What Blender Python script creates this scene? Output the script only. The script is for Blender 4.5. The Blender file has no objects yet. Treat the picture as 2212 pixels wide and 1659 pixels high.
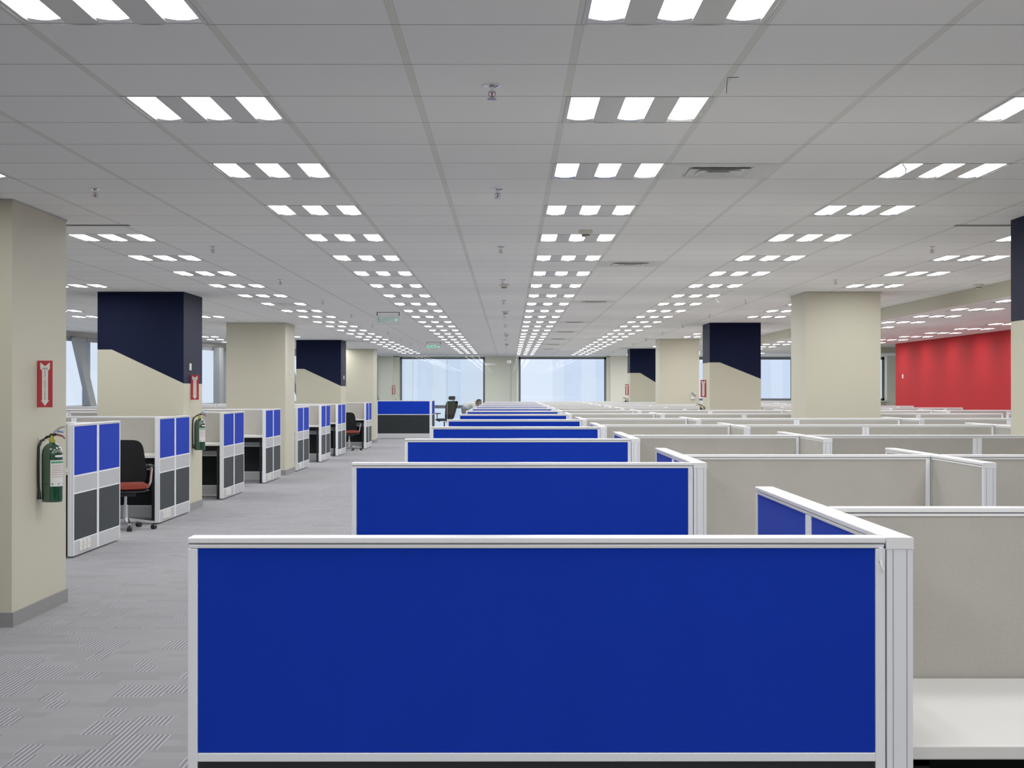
import bpy, bmesh, math, random
from mathutils import Vector, Matrix
random.seed(7)
scene = bpy.context.scene
COL = scene.collection
F, XV, YH = 3288.0, 1099.0, 845.0      # focal length in pixels of the 2212 frame, vanishing point
H = 1.46                                # eye height
CEIL = H + 1.19
LOW = H + 1.03                          # lowered ceiling on the red-wall side
TOP = 1.172                             # partition height
FARW = 51.3
PI = math.pi

# ------------------------------------------------------------------ materials
def new_mat(name):
    m = bpy.data.materials.new(name); m.use_nodes = True
    nt = m.node_tree; nt.nodes.clear()
    out = nt.nodes.new('ShaderNodeOutputMaterial')
    return m, nt, out
def N(nt, t, **kw):
    n = nt.nodes.new(t)
    for k, v in kw.items():
        setattr(n, k, v)
    return n
def L(nt, a, b): nt.links.new(a, b)
def math_n(nt, op, a, b=None, c=None):
    n = N(nt, 'ShaderNodeMath', operation=op)
    for i, v in enumerate((a, b, c)):
        if v is None: continue
        if isinstance(v, (int, float)): n.inputs[i].default_value = v
        else: L(nt, v, n.inputs[i])
    return n.outputs[0]
def mixc(nt, fac, a, b):
    n = N(nt, 'ShaderNodeMix', data_type='RGBA')
    for s, v in ((n.inputs[0], fac), (n.inputs[6], a), (n.inputs[7], b)):
        if isinstance(v, (int, float)): s.default_value = v
        elif isinstance(v, tuple): s.default_value = (*v, 1) if len(v) == 3 else v
        else: L(nt, v, s)
    return n.outputs[2]
def position(nt):
    g = N(nt, 'ShaderNodeNewGeometry')
    s = N(nt, 'ShaderNodeSeparateXYZ'); L(nt, g.outputs['Position'], s.inputs[0])
    return g.outputs['Position'], s.outputs
def plain(name, col, rough=.5, metal=0., var=.04, scale=30., sheen=0., spec=.5, coat=0., bump=0., sheen_tint=(1, 1, 1)):
    """Principled surface whose colour is gently mottled by object-space noise."""
    m, nt, out = new_mat(name)
    b = N(nt, 'ShaderNodeBsdfPrincipled')
    tc = N(nt, 'ShaderNodeTexCoord')
    no = N(nt, 'ShaderNodeTexNoise'); no.inputs['Scale'].default_value = scale; no.inputs['Detail'].default_value = 3
    L(nt, tc.outputs['Object'], no.inputs['Vector'])
    hi = tuple(min(1, c * (1 + var)) for c in col); lo = tuple(c * (1 - var) for c in col)
    L(nt, mixc(nt, no.outputs['Fac'], lo, hi), b.inputs['Base Color'])
    b.inputs['Roughness'].default_value = rough; b.inputs['Metallic'].default_value = metal
    b.inputs['Specular IOR Level'].default_value = spec
    if sheen:
        b.inputs['Sheen Weight'].default_value = sheen; b.inputs['Sheen Roughness'].default_value = .4
        b.inputs['Sheen Tint'].default_value = (*sheen_tint, 1)
    if coat: b.inputs['Coat Weight'].default_value = coat
    if bump:
        bp = N(nt, 'ShaderNodeBump'); bp.inputs['Strength'].default_value = bump; bp.inputs['Distance'].default_value = .002
        L(nt, no.outputs['Fac'], bp.inputs['Height']); L(nt, bp.outputs[0], b.inputs['Normal'])
    L(nt, b.outputs[0], out.inputs[0])
    return m
def fabric(name, col, sheen, tint):
    """Woven upholstery: fine crossed threads over a soft mottling."""
    m, nt, out = new_mat(name)
    b = N(nt, 'ShaderNodeBsdfPrincipled')
    tc = N(nt, 'ShaderNodeTexCoord')
    mp = N(nt, 'ShaderNodeMapping'); L(nt, tc.outputs['Object'], mp.inputs[0])
    mp.inputs['Scale'].default_value = (1, 1, .6)
    n1 = N(nt, 'ShaderNodeTexNoise'); n1.inputs['Scale'].default_value = 420; n1.inputs['Detail'].default_value = 2
    L(nt, mp.outputs[0], n1.inputs['Vector'])
    n2 = N(nt, 'ShaderNodeTexNoise'); n2.inputs['Scale'].default_value = 5; n2.inputs['Detail'].default_value = 4
    L(nt, tc.outputs['Object'], n2.inputs['Vector'])
    s = math_n(nt, 'ADD', math_n(nt, 'MULTIPLY', n1.outputs['Fac'], .65), math_n(nt, 'MULTIPLY', n2.outputs['Fac'], .35))
    c = mixc(nt, s, tuple(x * .72 for x in col), tuple(min(1, x * 1.28) for x in col))
    L(nt, c, b.inputs['Base Color'])
    b.inputs['Roughness'].default_value = .95; b.inputs['Specular IOR Level'].default_value = .05
    b.inputs['Sheen Weight'].default_value = sheen; b.inputs['Sheen Roughness'].default_value = .5
    b.inputs['Sheen Tint'].default_value = (*tint, 1)
    L(nt, b.outputs[0], out.inputs[0])
    return m
def emit(name, col, strength):
    m, nt, out = new_mat(name)
    e = N(nt, 'ShaderNodeEmission'); e.inputs[0].default_value = (*col, 1); e.inputs[1].default_value = strength
    L(nt, e.outputs[0], out.inputs[0]); return m
def glass(name, tint, base_reflect, rough=.0):
    """Thin architectural glass: see-through, tinted, with a Fresnel reflection."""
    m, nt, out = new_mat(name)
    t = N(nt, 'ShaderNodeBsdfTransparent'); t.inputs[0].default_value = (*tint, 1)
    g = N(nt, 'ShaderNodeBsdfGlossy'); g.inputs['Roughness'].default_value = rough
    fr = N(nt, 'ShaderNodeFresnel'); fr.inputs[0].default_value = 1.5
    f = math_n(nt, 'MINIMUM', math_n(nt, 'ADD', fr.outputs[0], base_reflect), .6)
    mx = N(nt, 'ShaderNodeMixShader'); L(nt, f, mx.inputs[0]); L(nt, t.outputs[0], mx.inputs[1]); L(nt, g.outputs[0], mx.inputs[2])
    L(nt, mx.outputs[0], out.inputs[0]); return m

M = {}
M['alu'] = plain('painted aluminium', (.84, .88, .92), .38, 0, .02, 40, spec=.6)
M['cap'] = plain('aluminium cap', (.90, .915, .93), .25, 0, .02, 40, spec=.8)
M['groove'] = plain('shadow groove', (.27, .28, .29), .7)
M['blue'] = fabric('royal blue fabric', (.0035, .0215, .37), .04, (.35, .55, 1))
M['tan'] = fabric('greige fabric', (.375, .36, .32), .08, (1, 1, 1))
M['charcoal'] = fabric('charcoal fabric', (.017, .0195, .0205), .06, (.8, .9, 1))
M['race'] = plain('grey laminate raceway', (.44, .46, .47), .45, 0, .08, 60)
M['skirt'] = plain('grey skirting metal', (.47, .49, .50), .45, 0, .04, 20)
M['outlet'] = plain('white plastic socket', (.78, .77, .72), .35)
M['dark'] = plain('black plastic', (.005, .005, .0055), .45, spec=.3)
M['desk'] = plain('white laminate', (.74, .74, .70), .32, 0, .03, 3)
M['cream'] = plain('cream wall paint', (.53, .51, .38), .55, 0, .03, 2.0, bump=.15)
M['cream_lit'] = plain('end wall cream with painted-in downlight', (.86, .85, .70), .55, 0, .03, 2.0)  # lighter copy of the cream, stands in for light falling on the end wall
M['grey_paint'] = plain('grey wall paint', (.36, .36, .33), .6, 0, .05, 3)
M['base'] = plain('grey rubber skirting', (.20, .20, .20), .6, 0, .15, 14)
M['red'] = plain('red wall paint', (.40, .009, .012), .8, 0, .10, 1.2, spec=.1)
M['frame'] = plain('dark grey window frame', (.10, .115, .13), .45)
M['frame_light'] = plain('grey facade steel', (.27, .29, .30), .5)
M['signred'] = plain('sign red', (.42, .012, .022), .4)
M['signwhite'] = plain('sign white', (.80, .80, .76), .4)
M['ink'] = plain('dark ink', (.05, .05, .06), .6)
M['ext_green'] = plain('glossy green enamel', (.002, .036, .014), .16, 0, .02, 5, coat=.8)
M['label'] = plain('paper label', (.72, .72, .70), .5)
M['label_green'] = plain('label green', (.03, .26, .12), .5)
M['label_print'] = plain('label print', (.42, .28, .28), .6)
M['brass'] = plain('yellow brass valve', (.55, .55, .06), .3, .6)
M['chrome'] = plain('chrome', (.82, .83, .84), .14, 1.0, .01)
M['steel'] = plain('brushed steel', (.55, .56, .57), .3, .9)
M['handle_blue'] = plain('blue tag', (.08, .16, .55), .4)
M['handle_red'] = plain('dark red lever', (.18, .05, .06), .4)
M['mesh_black'] = plain('black mesh fabric', (.004, .004, .0045), .9, 0, .3, 400, spec=.15)
M['seat_red'] = fabric('dark red seat fabric', (.11, .012, .008), .08, (1, .5, .4))
M['tile_white'] = plain('white enamel housing', (.62, .63, .61), .4)
M['reflector'] = plain('silver reflector', (.75, .77, .78), .15, .9)
M['lamp'] = emit('fluorescent glow', (1.0, .985, 1.0), 25.0)
M['lamp_off'] = plain('unlit lamp', (.45, .46, .45), .3)
M['grille'] = plain('grey grille', (.42, .42, .41), .5)
M['vent_gap'] = plain('vent gap grey', (.50, .50, .49), .8)
M['grille_dark'] = plain('vent slot dark', (.05, .05, .05), .8)
M['cream_plastic'] = plain('ivory plastic', (.62, .60, .50), .4)
M['skin'] = plain('skin', (.30, .17, .11), .6)
M['hair'] = plain('black hair', (.012, .012, .014), .7)
M['shirt'] = plain('white cotton shirt', (.78, .80, .78), .9)
M['trousers'] = plain('grey trousers', (.16, .17, .18), .9)
M['exit_green'] = emit('lit green lettering', (.10, .85, .42), 1.1)
M['exit_dull'] = plain('green lettering', (.16, .50, .33), .4)
M['acrylic'] = glass('clear acrylic', (.93, .97, .95), .02)
M['window_glass'] = glass('window glass', (.97, .985, 1.0), .05)
M['room_glass'] = glass('glass partition', (.95, .985, .975), .025)
M['haze_wall'] = emit('hazy facade opposite', (.66, .79, 1.0), .98)  # facade and panes glow: daylight and haze put in as emission
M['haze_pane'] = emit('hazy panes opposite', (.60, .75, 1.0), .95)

def two_tone(name, x0, w, kink, zhi, zlo):
    """Cream column with a navy upper block whose lower edge runs level and then slopes down."""
    m, nt, out = new_mat(name)
    b = N(nt, 'ShaderNodeBsdfPrincipled')
    pos, s = position(nt)
    t = math_n(nt, 'DIVIDE', math_n(nt, 'SUBTRACT', s[0], x0), w)
    k = N(nt, 'ShaderNodeMapRange'); L(nt, t, k.inputs[0])
    k.inputs[1].default_value = kink; k.inputs[2].default_value = 1.0
    k.inputs[3].default_value = zhi; k.inputs[4].default_value = zlo
    above = math_n(nt, 'GREATER_THAN', s[2], k.outputs[0])
    no = N(nt, 'ShaderNodeTexNoise'); no.inputs['Scale'].default_value = 2.0; L(nt, pos, no.inputs['Vector'])
    navy = mixc(nt, no.outputs['Fac'], (.0010, .0026, .013), (.002, .005, .024))
    cream = mixc(nt, no.outputs['Fac'], (.51, .495, .37), (.55, .53, .395))
    L(nt, mixc(nt, above, cream, navy), b.inputs['Base Color'])
    b.inputs['Roughness'].default_value = .7; b.inputs['Specular IOR Level'].default_value = .1
    L(nt, b.outputs[0], out.inputs[0]); return m

def ceiling_mat(name, gx, gy, step):
    m, nt, out = new_mat(name)
    b = N(nt, 'ShaderNodeBsdfPrincipled'); pos, s = position(nt)
    def dist(v, off):
        u = math_n(nt, 'DIVIDE', math_n(nt, 'SUBTRACT', v, off - 60.0), step)
        fr = math_n(nt, 'FRACT', math_n(nt, 'ADD', u, .5))
        return math_n(nt, 'MULTIPLY', math_n(nt, 'ABSOLUTE', math_n(nt, 'SUBTRACT', fr, .5)), step)
    dx, dy = dist(s[0], gx), dist(s[1], gy)
    bar = math_n(nt, 'LESS_THAN', dx, .012)
    edge = math_n(nt, 'MULTIPLY', math_n(nt, 'LESS_THAN', dx, .0145), math_n(nt, 'GREATER_THAN', dx, .012))
    cross = math_n(nt, 'LESS_THAN', dy, .0045)
    cell = N(nt, 'ShaderNodeCombineXYZ')
    L(nt, math_n(nt, 'FLOOR', math_n(nt, 'DIVIDE', math_n(nt, 'SUBTRACT', s[0], gx), step)), cell.inputs[0])
    L(nt, math_n(nt, 'FLOOR', math_n(nt, 'DIVIDE', math_n(nt, 'SUBTRACT', s[1], gy), step)), cell.inputs[1])
    wn = N(nt, 'ShaderNodeTexWhiteNoise', noise_dimensions='2D'); L(nt, cell.outputs[0], wn.inputs[0])
    no = N(nt, 'ShaderNodeTexNoise'); no.inputs['Scale'].default_value = 90; no.inputs['Detail'].default_value = 3; L(nt, pos, no.inputs['Vector'])
    f = math_n(nt, 'ADD', math_n(nt, 'MULTIPLY', wn.outputs['Value'], .55), math_n(nt, 'MULTIPLY', no.outputs['Fac'], .45))
    tile = mixc(nt, f, (.89, .89, .865), (.95, .95, .925))
    c = mixc(nt, math_n(nt, 'MULTIPLY', edge, .35), tile, (.18, .18, .17))
    c = mixc(nt, bar, c, (.76, .76, .69))
    c = mixc(nt, math_n(nt, 'MULTIPLY', cross, .75), c, (.10, .10, .10))
    L(nt, c, b.inputs['Base Color']); b.inputs['Roughness'].default_value = .8; b.inputs['Specular IOR Level'].default_value = .1
    L(nt, b.outputs[0], out.inputs[0]); return m

def carpet_mat():
    m, nt, out = new_mat('grey plank carpet')
    b = N(nt, 'ShaderNodeBsdfPrincipled'); pos, s = position(nt)
    def patches(dx, dy, seed, thr):
        r = math_n(nt, 'FLOOR', math_n(nt, 'DIVIDE', s[1], dy))
        w1 = N(nt, 'ShaderNodeTexWhiteNoise', noise_dimensions='1D'); L(nt, math_n(nt, 'ADD', r, seed), w1.inputs['W'])
        cx = math_n(nt, 'FLOOR', math_n(nt, 'DIVIDE', math_n(nt, 'ADD', s[0], math_n(nt, 'MULTIPLY', w1.outputs['Value'], 3.0)), dx))
        cb = N(nt, 'ShaderNodeCombineXYZ'); L(nt, cx, cb.inputs[0]); L(nt, r, cb.inputs[1]); cb.inputs[2].default_value = seed
        w = N(nt, 'ShaderNodeTexWhiteNoise', noise_dimensions='3D'); L(nt, cb.outputs[0], w.inputs[0])
        return w.outputs['Value'], math_n(nt, 'GREATER_THAN', w.outputs['Value'], thr)
    tone, _ = patches(.30, .11, 3.3, .5)
    _, p1 = patches(.24, .27, 11.7, .78)
    _, p2 = patches(.085, .18, 5.1, .86)
    pm = math_n(nt, 'MAXIMUM', p1, p2)
    st = math_n(nt, 'SINE', math_n(nt, 'MULTIPLY', s[0], 2 * PI / .0215))
    line = math_n(nt, 'SMOOTH_MIN', math_n(nt, 'MAXIMUM', st, 0.0), 1.0, .2)
    no = N(nt, 'ShaderNodeTexNoise'); no.inputs['Scale'].default_value = 260; L(nt, pos, no.inputs['Vector'])
    n2 = N(nt, 'ShaderNodeTexNoise'); n2.inputs['Scale'].default_value = .9; L(nt, pos, n2.inputs['Vector'])
    f = math_n(nt, 'ADD', math_n(nt, 'MULTIPLY', tone, .45), math_n(nt, 'ADD', math_n(nt, 'MULTIPLY', no.outputs['Fac'], .35), math_n(nt, 'MULTIPLY', n2.outputs['Fac'], .2)))
    base = mixc(nt, f, (.185, .187, .200), (.268, .266, .277))
    c = mixc(nt, math_n(nt, 'MULTIPLY', pm, .75), base, (.125, .13, .16))
    c = mixc(nt, math_n(nt, 'MULTIPLY', math_n(nt, 'MULTIPLY', pm, line), .85), c, (.47, .47, .475))
    L(nt, c, b.inputs['Base Color']); b.inputs['Roughness'].default_value = .95; b.inputs['Specular IOR Level'].default_value = .2
    L(nt, b.outputs[0], out.inputs[0]); return m

# ------------------------------------------------------------------ mesh building
class MB:
    def __init__(s): s.v, s.f = [], []
    def box(s, x0, x1, y0, y1, z0, z1, bev=0.):
        x0, x1 = sorted((x0, x1)); y0, y1 = sorted((y0, y1)); z0, z1 = sorted((z0, z1))
        if not bev:
            n = len(s.v)
            s.v += [(x, y, z) for z in (z0, z1) for y in (y0, y1) for x in (x0, x1)]
            s.f += [tuple(n + i for i in q) for q in ((0, 2, 3, 1), (4, 5, 7, 6), (0, 1, 5, 4), (2, 6, 7, 3), (0, 4, 6, 2), (1, 3, 7, 5))]
        else:
            bm = bmesh.new(); bmesh.ops.create_cube(bm, size=1)
            for v in bm.verts:
                v.co = ((x0 + x1) / 2 + v.co.x * (x1 - x0), (y0 + y1) / 2 + v.co.y * (y1 - y0), (z0 + z1) / 2 + v.co.z * (z1 - z0))
            bmesh.ops.bevel(bm, geom=bm.edges[:], offset=bev, segments=2, affect='EDGES', profile=.5)
            s.from_bm(bm)
        return s
    def from_bm(s, bm, mat=None):
        n = len(s.v); bm.verts.index_update()
        for v in bm.verts: s.v.append(tuple(mat @ v.co) if mat else tuple(v.co))
        for f in bm.faces: s.f.append(tuple(n + v.index for v in f.verts))
        bm.free(); return s
    def quad(s, a, b, c, d):
        n = len(s.v); s.v += [a, b, c, d]; s.f.append((n, n + 1, n + 2, n + 3)); return s
    def sheet(s, x0, x1, y, z0, z1): return s.quad((x0, y, z0), (x1, y, z0), (x1, y, z1), (x0, y, z1))
    def poly(s, pts, y0, y1):
        """Prism of an xz outline (counter-clockwise seen from -y)."""
        n = len(s.v); k = len(pts)
        s.v += [(x, y0, z) for x, z in pts] + [(x, y1, z) for x, z in pts]
        s.f.append(tuple(range(n, n + k))); s.f.append(tuple(reversed(range(n + k, n + 2 * k))))
        for i in range(k):
            j = (i + 1) % k; s.f.append((n + j, n + i, n + k + i, n + k + j))
        return s
    def tube(s, pts, r, seg=8, closed=False):
        pts = [Vector(p) for p in pts]; rs = r if isinstance(r, (list, tuple)) else [r] * len(pts)
        n = len(s.v); up = None
        for i, p in enumerate(pts):
            d = (pts[min(i + 1, len(pts) - 1)] - pts[max(i - 1, 0)]).normalized()
            if up is None:
                up = Vector((0, 0, 1)) if abs(d.z) < .9 else Vector((1, 0, 0))
            a = d.cross(up).normalized(); bb = a.cross(d).normalized(); up = bb
            for k in range(seg):
                t = 2 * PI * k / seg
                s.v.append(tuple(p + a * math.cos(t) * rs[i] + bb * math.sin(t) * rs[i]))
        for i in range(len(pts) - 1):
            for k in range(seg):
                k2 = (k + 1) % seg
                s.f.append((n + i * seg + k, n + i * seg + k2, n + (i + 1) * seg + k2, n + (i + 1) * seg + k))
        s.f.append(tuple(n + k for k in reversed(range(seg)))); m = n + (len(pts) - 1) * seg
        s.f.append(tuple(m + k for k in range(seg)))
        return s
    def lathe(s, prof, seg=20, c=(0, 0, 0)):
        n = len(s.v)
        for r, z in prof:
            for k in range(seg):
                t = 2 * PI * k / seg; s.v.append((c[0] + r * math.cos(t), c[1] + r * math.sin(t), c[2] + z))
        for i in range(len(prof) - 1):
            for k in range(seg):
                k2 = (k + 1) % seg
                s.f.append((n + i * seg + k, n + i * seg + k2, n + (i + 1) * seg + k2, n + (i + 1) * seg + k))
        s.f.append(tuple(n + k for k in reversed(range(seg)))); m = n + (len(prof) - 1) * seg
        s.f.append(tuple(m + k for k in range(seg))); return s
    def pad(s, w, h, fn, thick, cr=.35, nr=5, na=28):
        """Cushion or shell: rounded-rectangle outline, curved by fn(u,v) -> point, puffed to thick."""
        n = len(s.v); rings = []
        for side in (1, -1):
            for i in range(nr + 1):
                t = i / nr; row = []
                for k in range(na):
                    a = 2 * PI * k / na; ca, sa = math.cos(a), math.sin(a)
                    e = 2 / (2 + 6 * (1 - cr))
                    u = math.copysign(abs(ca) ** e, ca) * t * w / 2; v = math.copysign(abs(sa) ** e, sa) * t * h / 2
                    th = thick / 2 * math.sqrt(max(0, 1 - t ** 4)) * side
                    p, nn = fn(u, v)
                    row.append(len(s.v)); s.v.append(tuple(Vector(p) + Vector(nn) * th))
                rings.append(row)
            rr = rings[-(nr + 1):]
            for i in range(nr):
                for k in range(na):
                    k2 = (k + 1) % na; q = (rr[i][k], rr[i][k2], rr[i + 1][k2], rr[i + 1][k])
                    s.f.append(q if side < 0 else q[::-1])
        return s
    def mesh(s, name, mats, smooth=False):
        me = bpy.data.meshes.new(name); me.from_pydata(s.v, [], s.f)
        for m in (mats if isinstance(mats, (list, tuple)) else [mats]): me.materials.append(m)
        if smooth:
            bm = bmesh.new(); bm.from_mesh(me); bmesh.ops.remove_doubles(bm, verts=bm.verts, dist=1e-5); bmesh.ops.recalc_face_normals(bm, faces=bm.faces); bm.to_mesh(me); bm.free()
            for p in me.polygons: p.use_smooth = True
            try: me.set_sharp_from_angle(angle=math.radians(40))
            except Exception: pass
        me.update(); return me

def link(name, data, parent=None, loc=(0, 0, 0), rot=(0, 0, 0)):
    o = bpy.data.objects.new(name, data); COL.objects.link(o)
    if parent: o.parent = parent
    o.location = loc; o.rotation_euler = rot
    return o
def tag(o, label=None, cat=None, group=None, kind=None):
    for k, v in (('label', label), ('category', cat), ('group', group), ('kind', kind)):
        if v: o[k] = v
    return o
def thing(name, label, cat, loc=(0, 0, 0), rz=0., group=None):
    o = link(name, None, None, loc, (0, 0, rz)); o.empty_display_size = .1
    return tag(o, label, cat, group)
def struct(name, mb, mat, parent=None, **kw):
    o = link(name, mb.mesh(name, mat, **kw), parent)
    if not parent: o['kind'] = 'structure'
    return o
def copy_tree(o, parent=None):
    c = o.copy(); COL.objects.link(c)
    if parent: c.parent = parent
    for ch in list(o.children): copy_tree(ch, c)
    return c
ORD = ('first second third fourth fifth sixth seventh eighth ninth tenth eleventh twelfth thirteenth fourteenth fifteenth sixteenth seventeenth '
       'eighteenth nineteenth twentieth twenty-first twenty-second twenty-third twenty-fourth twenty-fifth twenty-sixth twenty-seventh').split()

# ------------------------------------------------------------------ camera, world
cam = bpy.data.cameras.new('camera'); cam.sensor_width = 36; cam.lens = F / 2212 * 36; cam.clip_end = 300
co = link('camera', cam, None, (0, 0, H), (PI / 2 + math.atan((YH - 829.5) / F), 0, -math.atan((1106 - XV) / F)))
scene.camera = co
w = bpy.data.worlds.new('overcast daylight'); scene.world = w; w.use_nodes = True
bg = w.node_tree.nodes['Background']; bg.inputs[0].default_value = (.70, .82, 1.0, 1); bg.inputs[1].default_value = 1.05
scene.view_settings.view_transform = 'Standard'; scene.view_settings.look = 'None'; scene.view_settings.exposure = 0.0; scene.view_settings.gamma = 1.3
cy = scene.cycles
cy.max_bounces = 6; cy.diffuse_bounces = 4; cy.glossy_bounces = 3; cy.transmission_bounces = 4; cy.transparent_max_bounces = 10
cy.sample_clamp_indirect = 4.0; cy.use_denoising = True; cy.adaptive_threshold = .02; cy.caustics_reflective = False; cy.caustics_refractive = False

# ------------------------------------------------------------------ layout tables
ROWS = [3.0, 6.13, 9.24, 12.37, 15.52, 19.15, 22.5, 25.87, 29.1, 32.4, 35.7, 39.1, 42.5]      # fronts of the centre workstation rows
WINGS = [(13.3, -3.80), (16.7, -3.83), (20.45, -3.83), (24.05, -3.84), (27.7, -3.84), (31.2, -3.84), (34.05, -3.82), (38.4, -3.60)]
# x0, x1, y0, y1, navy spec (kink, zhi, zlo) or None
COLS_L = [(-4.15, -3.075, 9.43, 10.58, None), (-4.916, -3.886, 18.2, 19.3, (.167, 1.957, 1.552)), (-4.90, -3.875, 26.4, 27.55, None),
          (-4.93, -3.89, 35.3, 36.4, (.18, 1.975, 1.578)), (-4.83, -3.80, 42.8, 43.9, None)]
COLS_R = [(3.49, 4.40, 9.62, 10.57, (.2, 1.942, 1.66)), (3.55, 4.45, 18.2, 19.13, None), (3.485, 4.375, 26.4, 27.35, (.2, 1.958, 1.672)),
          (3.43, 4.33, 34.6, 35.5, None), (3.386, 4.10, 42.5, 43.4, (.4, 1.967, 1.705))]
GX, GY, ST = .232, 4.337, .6
def facade_x(y): return -8.6 + (y - 30.7) * (4.2 / 20.6)

# ------------------------------------------------------------------ room shell
struct('floor', MB().box(-11, 13.4, -3.2, 51.9, -.12, 0), carpet_mat())
light_cells = {}          # cell (ix, iy) -> (x centre, y centre, column key, order)
cols_all = COLS_L + COLS_R
def hits_col(x, y, r=.31):
    return any(x + r > c[0] and x - r < c[1] and y + r > c[2] and y - r < c[3] for c in cols_all)
COLNAMES = {-3: 'row just left of centre', 0: 'row just right of centre', 3: 'second row right of centre', 6: 'third row right of centre',
            9: 'fourth row right of centre', 12: 'fifth row right of centre', 15: 'sixth row right of centre',
            -6: 'second row left of centre', -9: 'third row left of centre', -12: 'fourth row left of centre', -15: 'fifth row left of centre'}
lights = []
for ix in COLNAMES:
    xc = GX + ST * ix + .3
    for i in range(-3, 26):
        yc = 4.637 + 1.8 * i
        iy = 3 * i
        if hits_col(xc, yc): continue
        if xc - .35 < facade_x(max(yc, 21.4)) or xc < -9.5: continue
        if ix >= 9 and yc < 41.8: continue
        if ix == 15 and yc > 50: continue
        if yc > 49.9: continue
        if abs(ix) > 3 and i < 0: continue
        if abs(xc) > 2.6 and abs(xc) > .40 * (yc + .3) + .2: continue
        light_cells[(ix, iy)] = 1
        lights.append((xc, yc, CEIL, ix, i))
mb = MB()
for ix in range(-19, 23):
    x0 = GX + ST * ix
    for iy in range(-13, 79):
        y0 = GY + ST * iy
        if (ix, iy) in light_cells: continue
        if x0 + .3 < facade_x(max(y0, 21.4)) - .35: continue
        y1 = min(y0 + ST, 51.9)
        if y1 <= y0: continue
        mb.quad((x0, y0, CEIL), (x0, y1, CEIL), (x0 + ST, y1, CEIL), (x0 + ST, y0, CEIL))
struct('ceiling', mb, ceiling_mat('suspended ceiling tiles', GX, GY, ST))
# lowered ceiling beside the red wall, with its bulkhead face
LX, LY = 5.6, 18.9
low_lights, low_cells = [], {}
for ix, oy, nm in ((0, 0, 'left row of the lowered ceiling'), (3, 6.0, 'right row of the lowered ceiling')):
    for k in range(-4, 12):
        yc = LY + .3 + oy + 1.8 * k
        if yc > 40.8 or yc < 14: continue
        iy = round((yc - .3 - LY) / ST); low_cells[(ix, iy)] = 1
        low_lights.append((LX + ST * ix + .3, yc, nm))
mb = MB()
for ix in range(-1, 5):
    x0 = max(LX + ST * ix, 5.4); x1 = LX + ST * (ix + 1)
    if ix == 4: x1 = 8.4
    for iy in range(-36, 38):
        y0 = LY + ST * iy
        if (ix, iy) in low_cells or y0 < -3.1 or y0 > 40.9: continue
        mb.quad((x0, y0, LOW), (x0, y0 + ST, LOW), (x1, y0 + ST, LOW), (x1, y0, LOW))
struct('ceiling_lowered', mb, ceiling_mat('lowered ceiling tiles', LX, LY, ST))
struct('trim_1', MB().box(5.36, 5.40, -3.0, 41.1, LOW - .004, CEIL - .002).box(5.4, 13.3, 41.06, 41.1, LOW, CEIL - .002), M['cream'])
struct('wall_red', MB().box(8.4, 8.55, -3.1, 33.04, 0, CEIL), M['red'])
struct('wall_right', MB().box(8.55, 13.3, 32.9, 33.04, 0, CEIL).box(13.3, 13.45, 33.0, 51.9, 0, CEIL), M['cream'])
struct('wall_back', MB().box(-11, 8.55, -3.25, -3.1, 0, CEIL), M['cream'])
struct('wall_left', MB().box(-10.65, -10.5, -3.1, 21.4, 0, CEIL), M['cream'])
struct('baseboard_right', MB().box(8.385, 8.4, -3.1, 33.04, 0, .09), M['base'])
# end wall with deep window reveals
mb = MB()
for x0, x1 in ((-4.7, -3.92), (-.80, .33), (3.43, 6.30), (12.75, 13.3)):
    mb.box(x0, x1, FARW, 51.9, 0, CEIL)
for x0, x1 in ((-3.92, -3.695), (3.31, 3.43)):
    mb.box(x0, x1, 51.62, 51.9, 0, CEIL)
mb.box(-3.92, -.80, 51.62, 51.9, 2.62, CEIL); mb.box(.33, 3.43, 51.62, 51.9, 2.62, CEIL)
mb.box(-3.92, -.80, 51.62, 51.9, 0, .10); mb.box(.33, 3.43, 51.62, 51.9, 0, .10)
mb.box(6.30, 12.75, 51.5, 51.9, 0, 1.14); mb.box(6.30, 12.75, 51.62, 51.9, 2.62, CEIL)
struct('wall_end', mb, M['cream_lit'])
def window(n, x0, x1, z0, z1, y, bars_x=(), bars_z=(), wd=.075):
    f = MB().box(x0, x1, y, y + .08, z1 - wd * 1.2, z1).box(x0, x1, y, y + .08, z0, z0 + wd).box(x0, x0 + wd, y, y + .08, z0, z1).box(x1 - wd, x1, y, y + .08, z0, z1)
    for x in bars_x: f.box(x - .03, x + .03, y, y + .08, z0, z1)
    for z, hh in bars_z: f.box(x0, x1, y, y + .08, z - hh / 2, z + hh / 2)
    o = struct('window_%d' % n, f, M['frame'])
    p = link('pane', MB().sheet(x0 + .02, x1 - .02, y + .038, z0 + .02, z1 - .02).mesh('pane', M['window_glass']), o)
    return o
window(1, -3.695, -.80, .10, 2.655 - .02, 51.64, (), ((.93, .11),))
window(2, .33, 3.31, .10, 2.655 - .02, 51.64, (), ((.93, .11),))
window(3, 6.30, 12.75, 1.14, 2.62, 51.64, (9.6,), ())
struct('trim_2', MB().box(6.25, 12.8, 51.2, 51.5, 1.10, 1.14), M['desk'])
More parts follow.
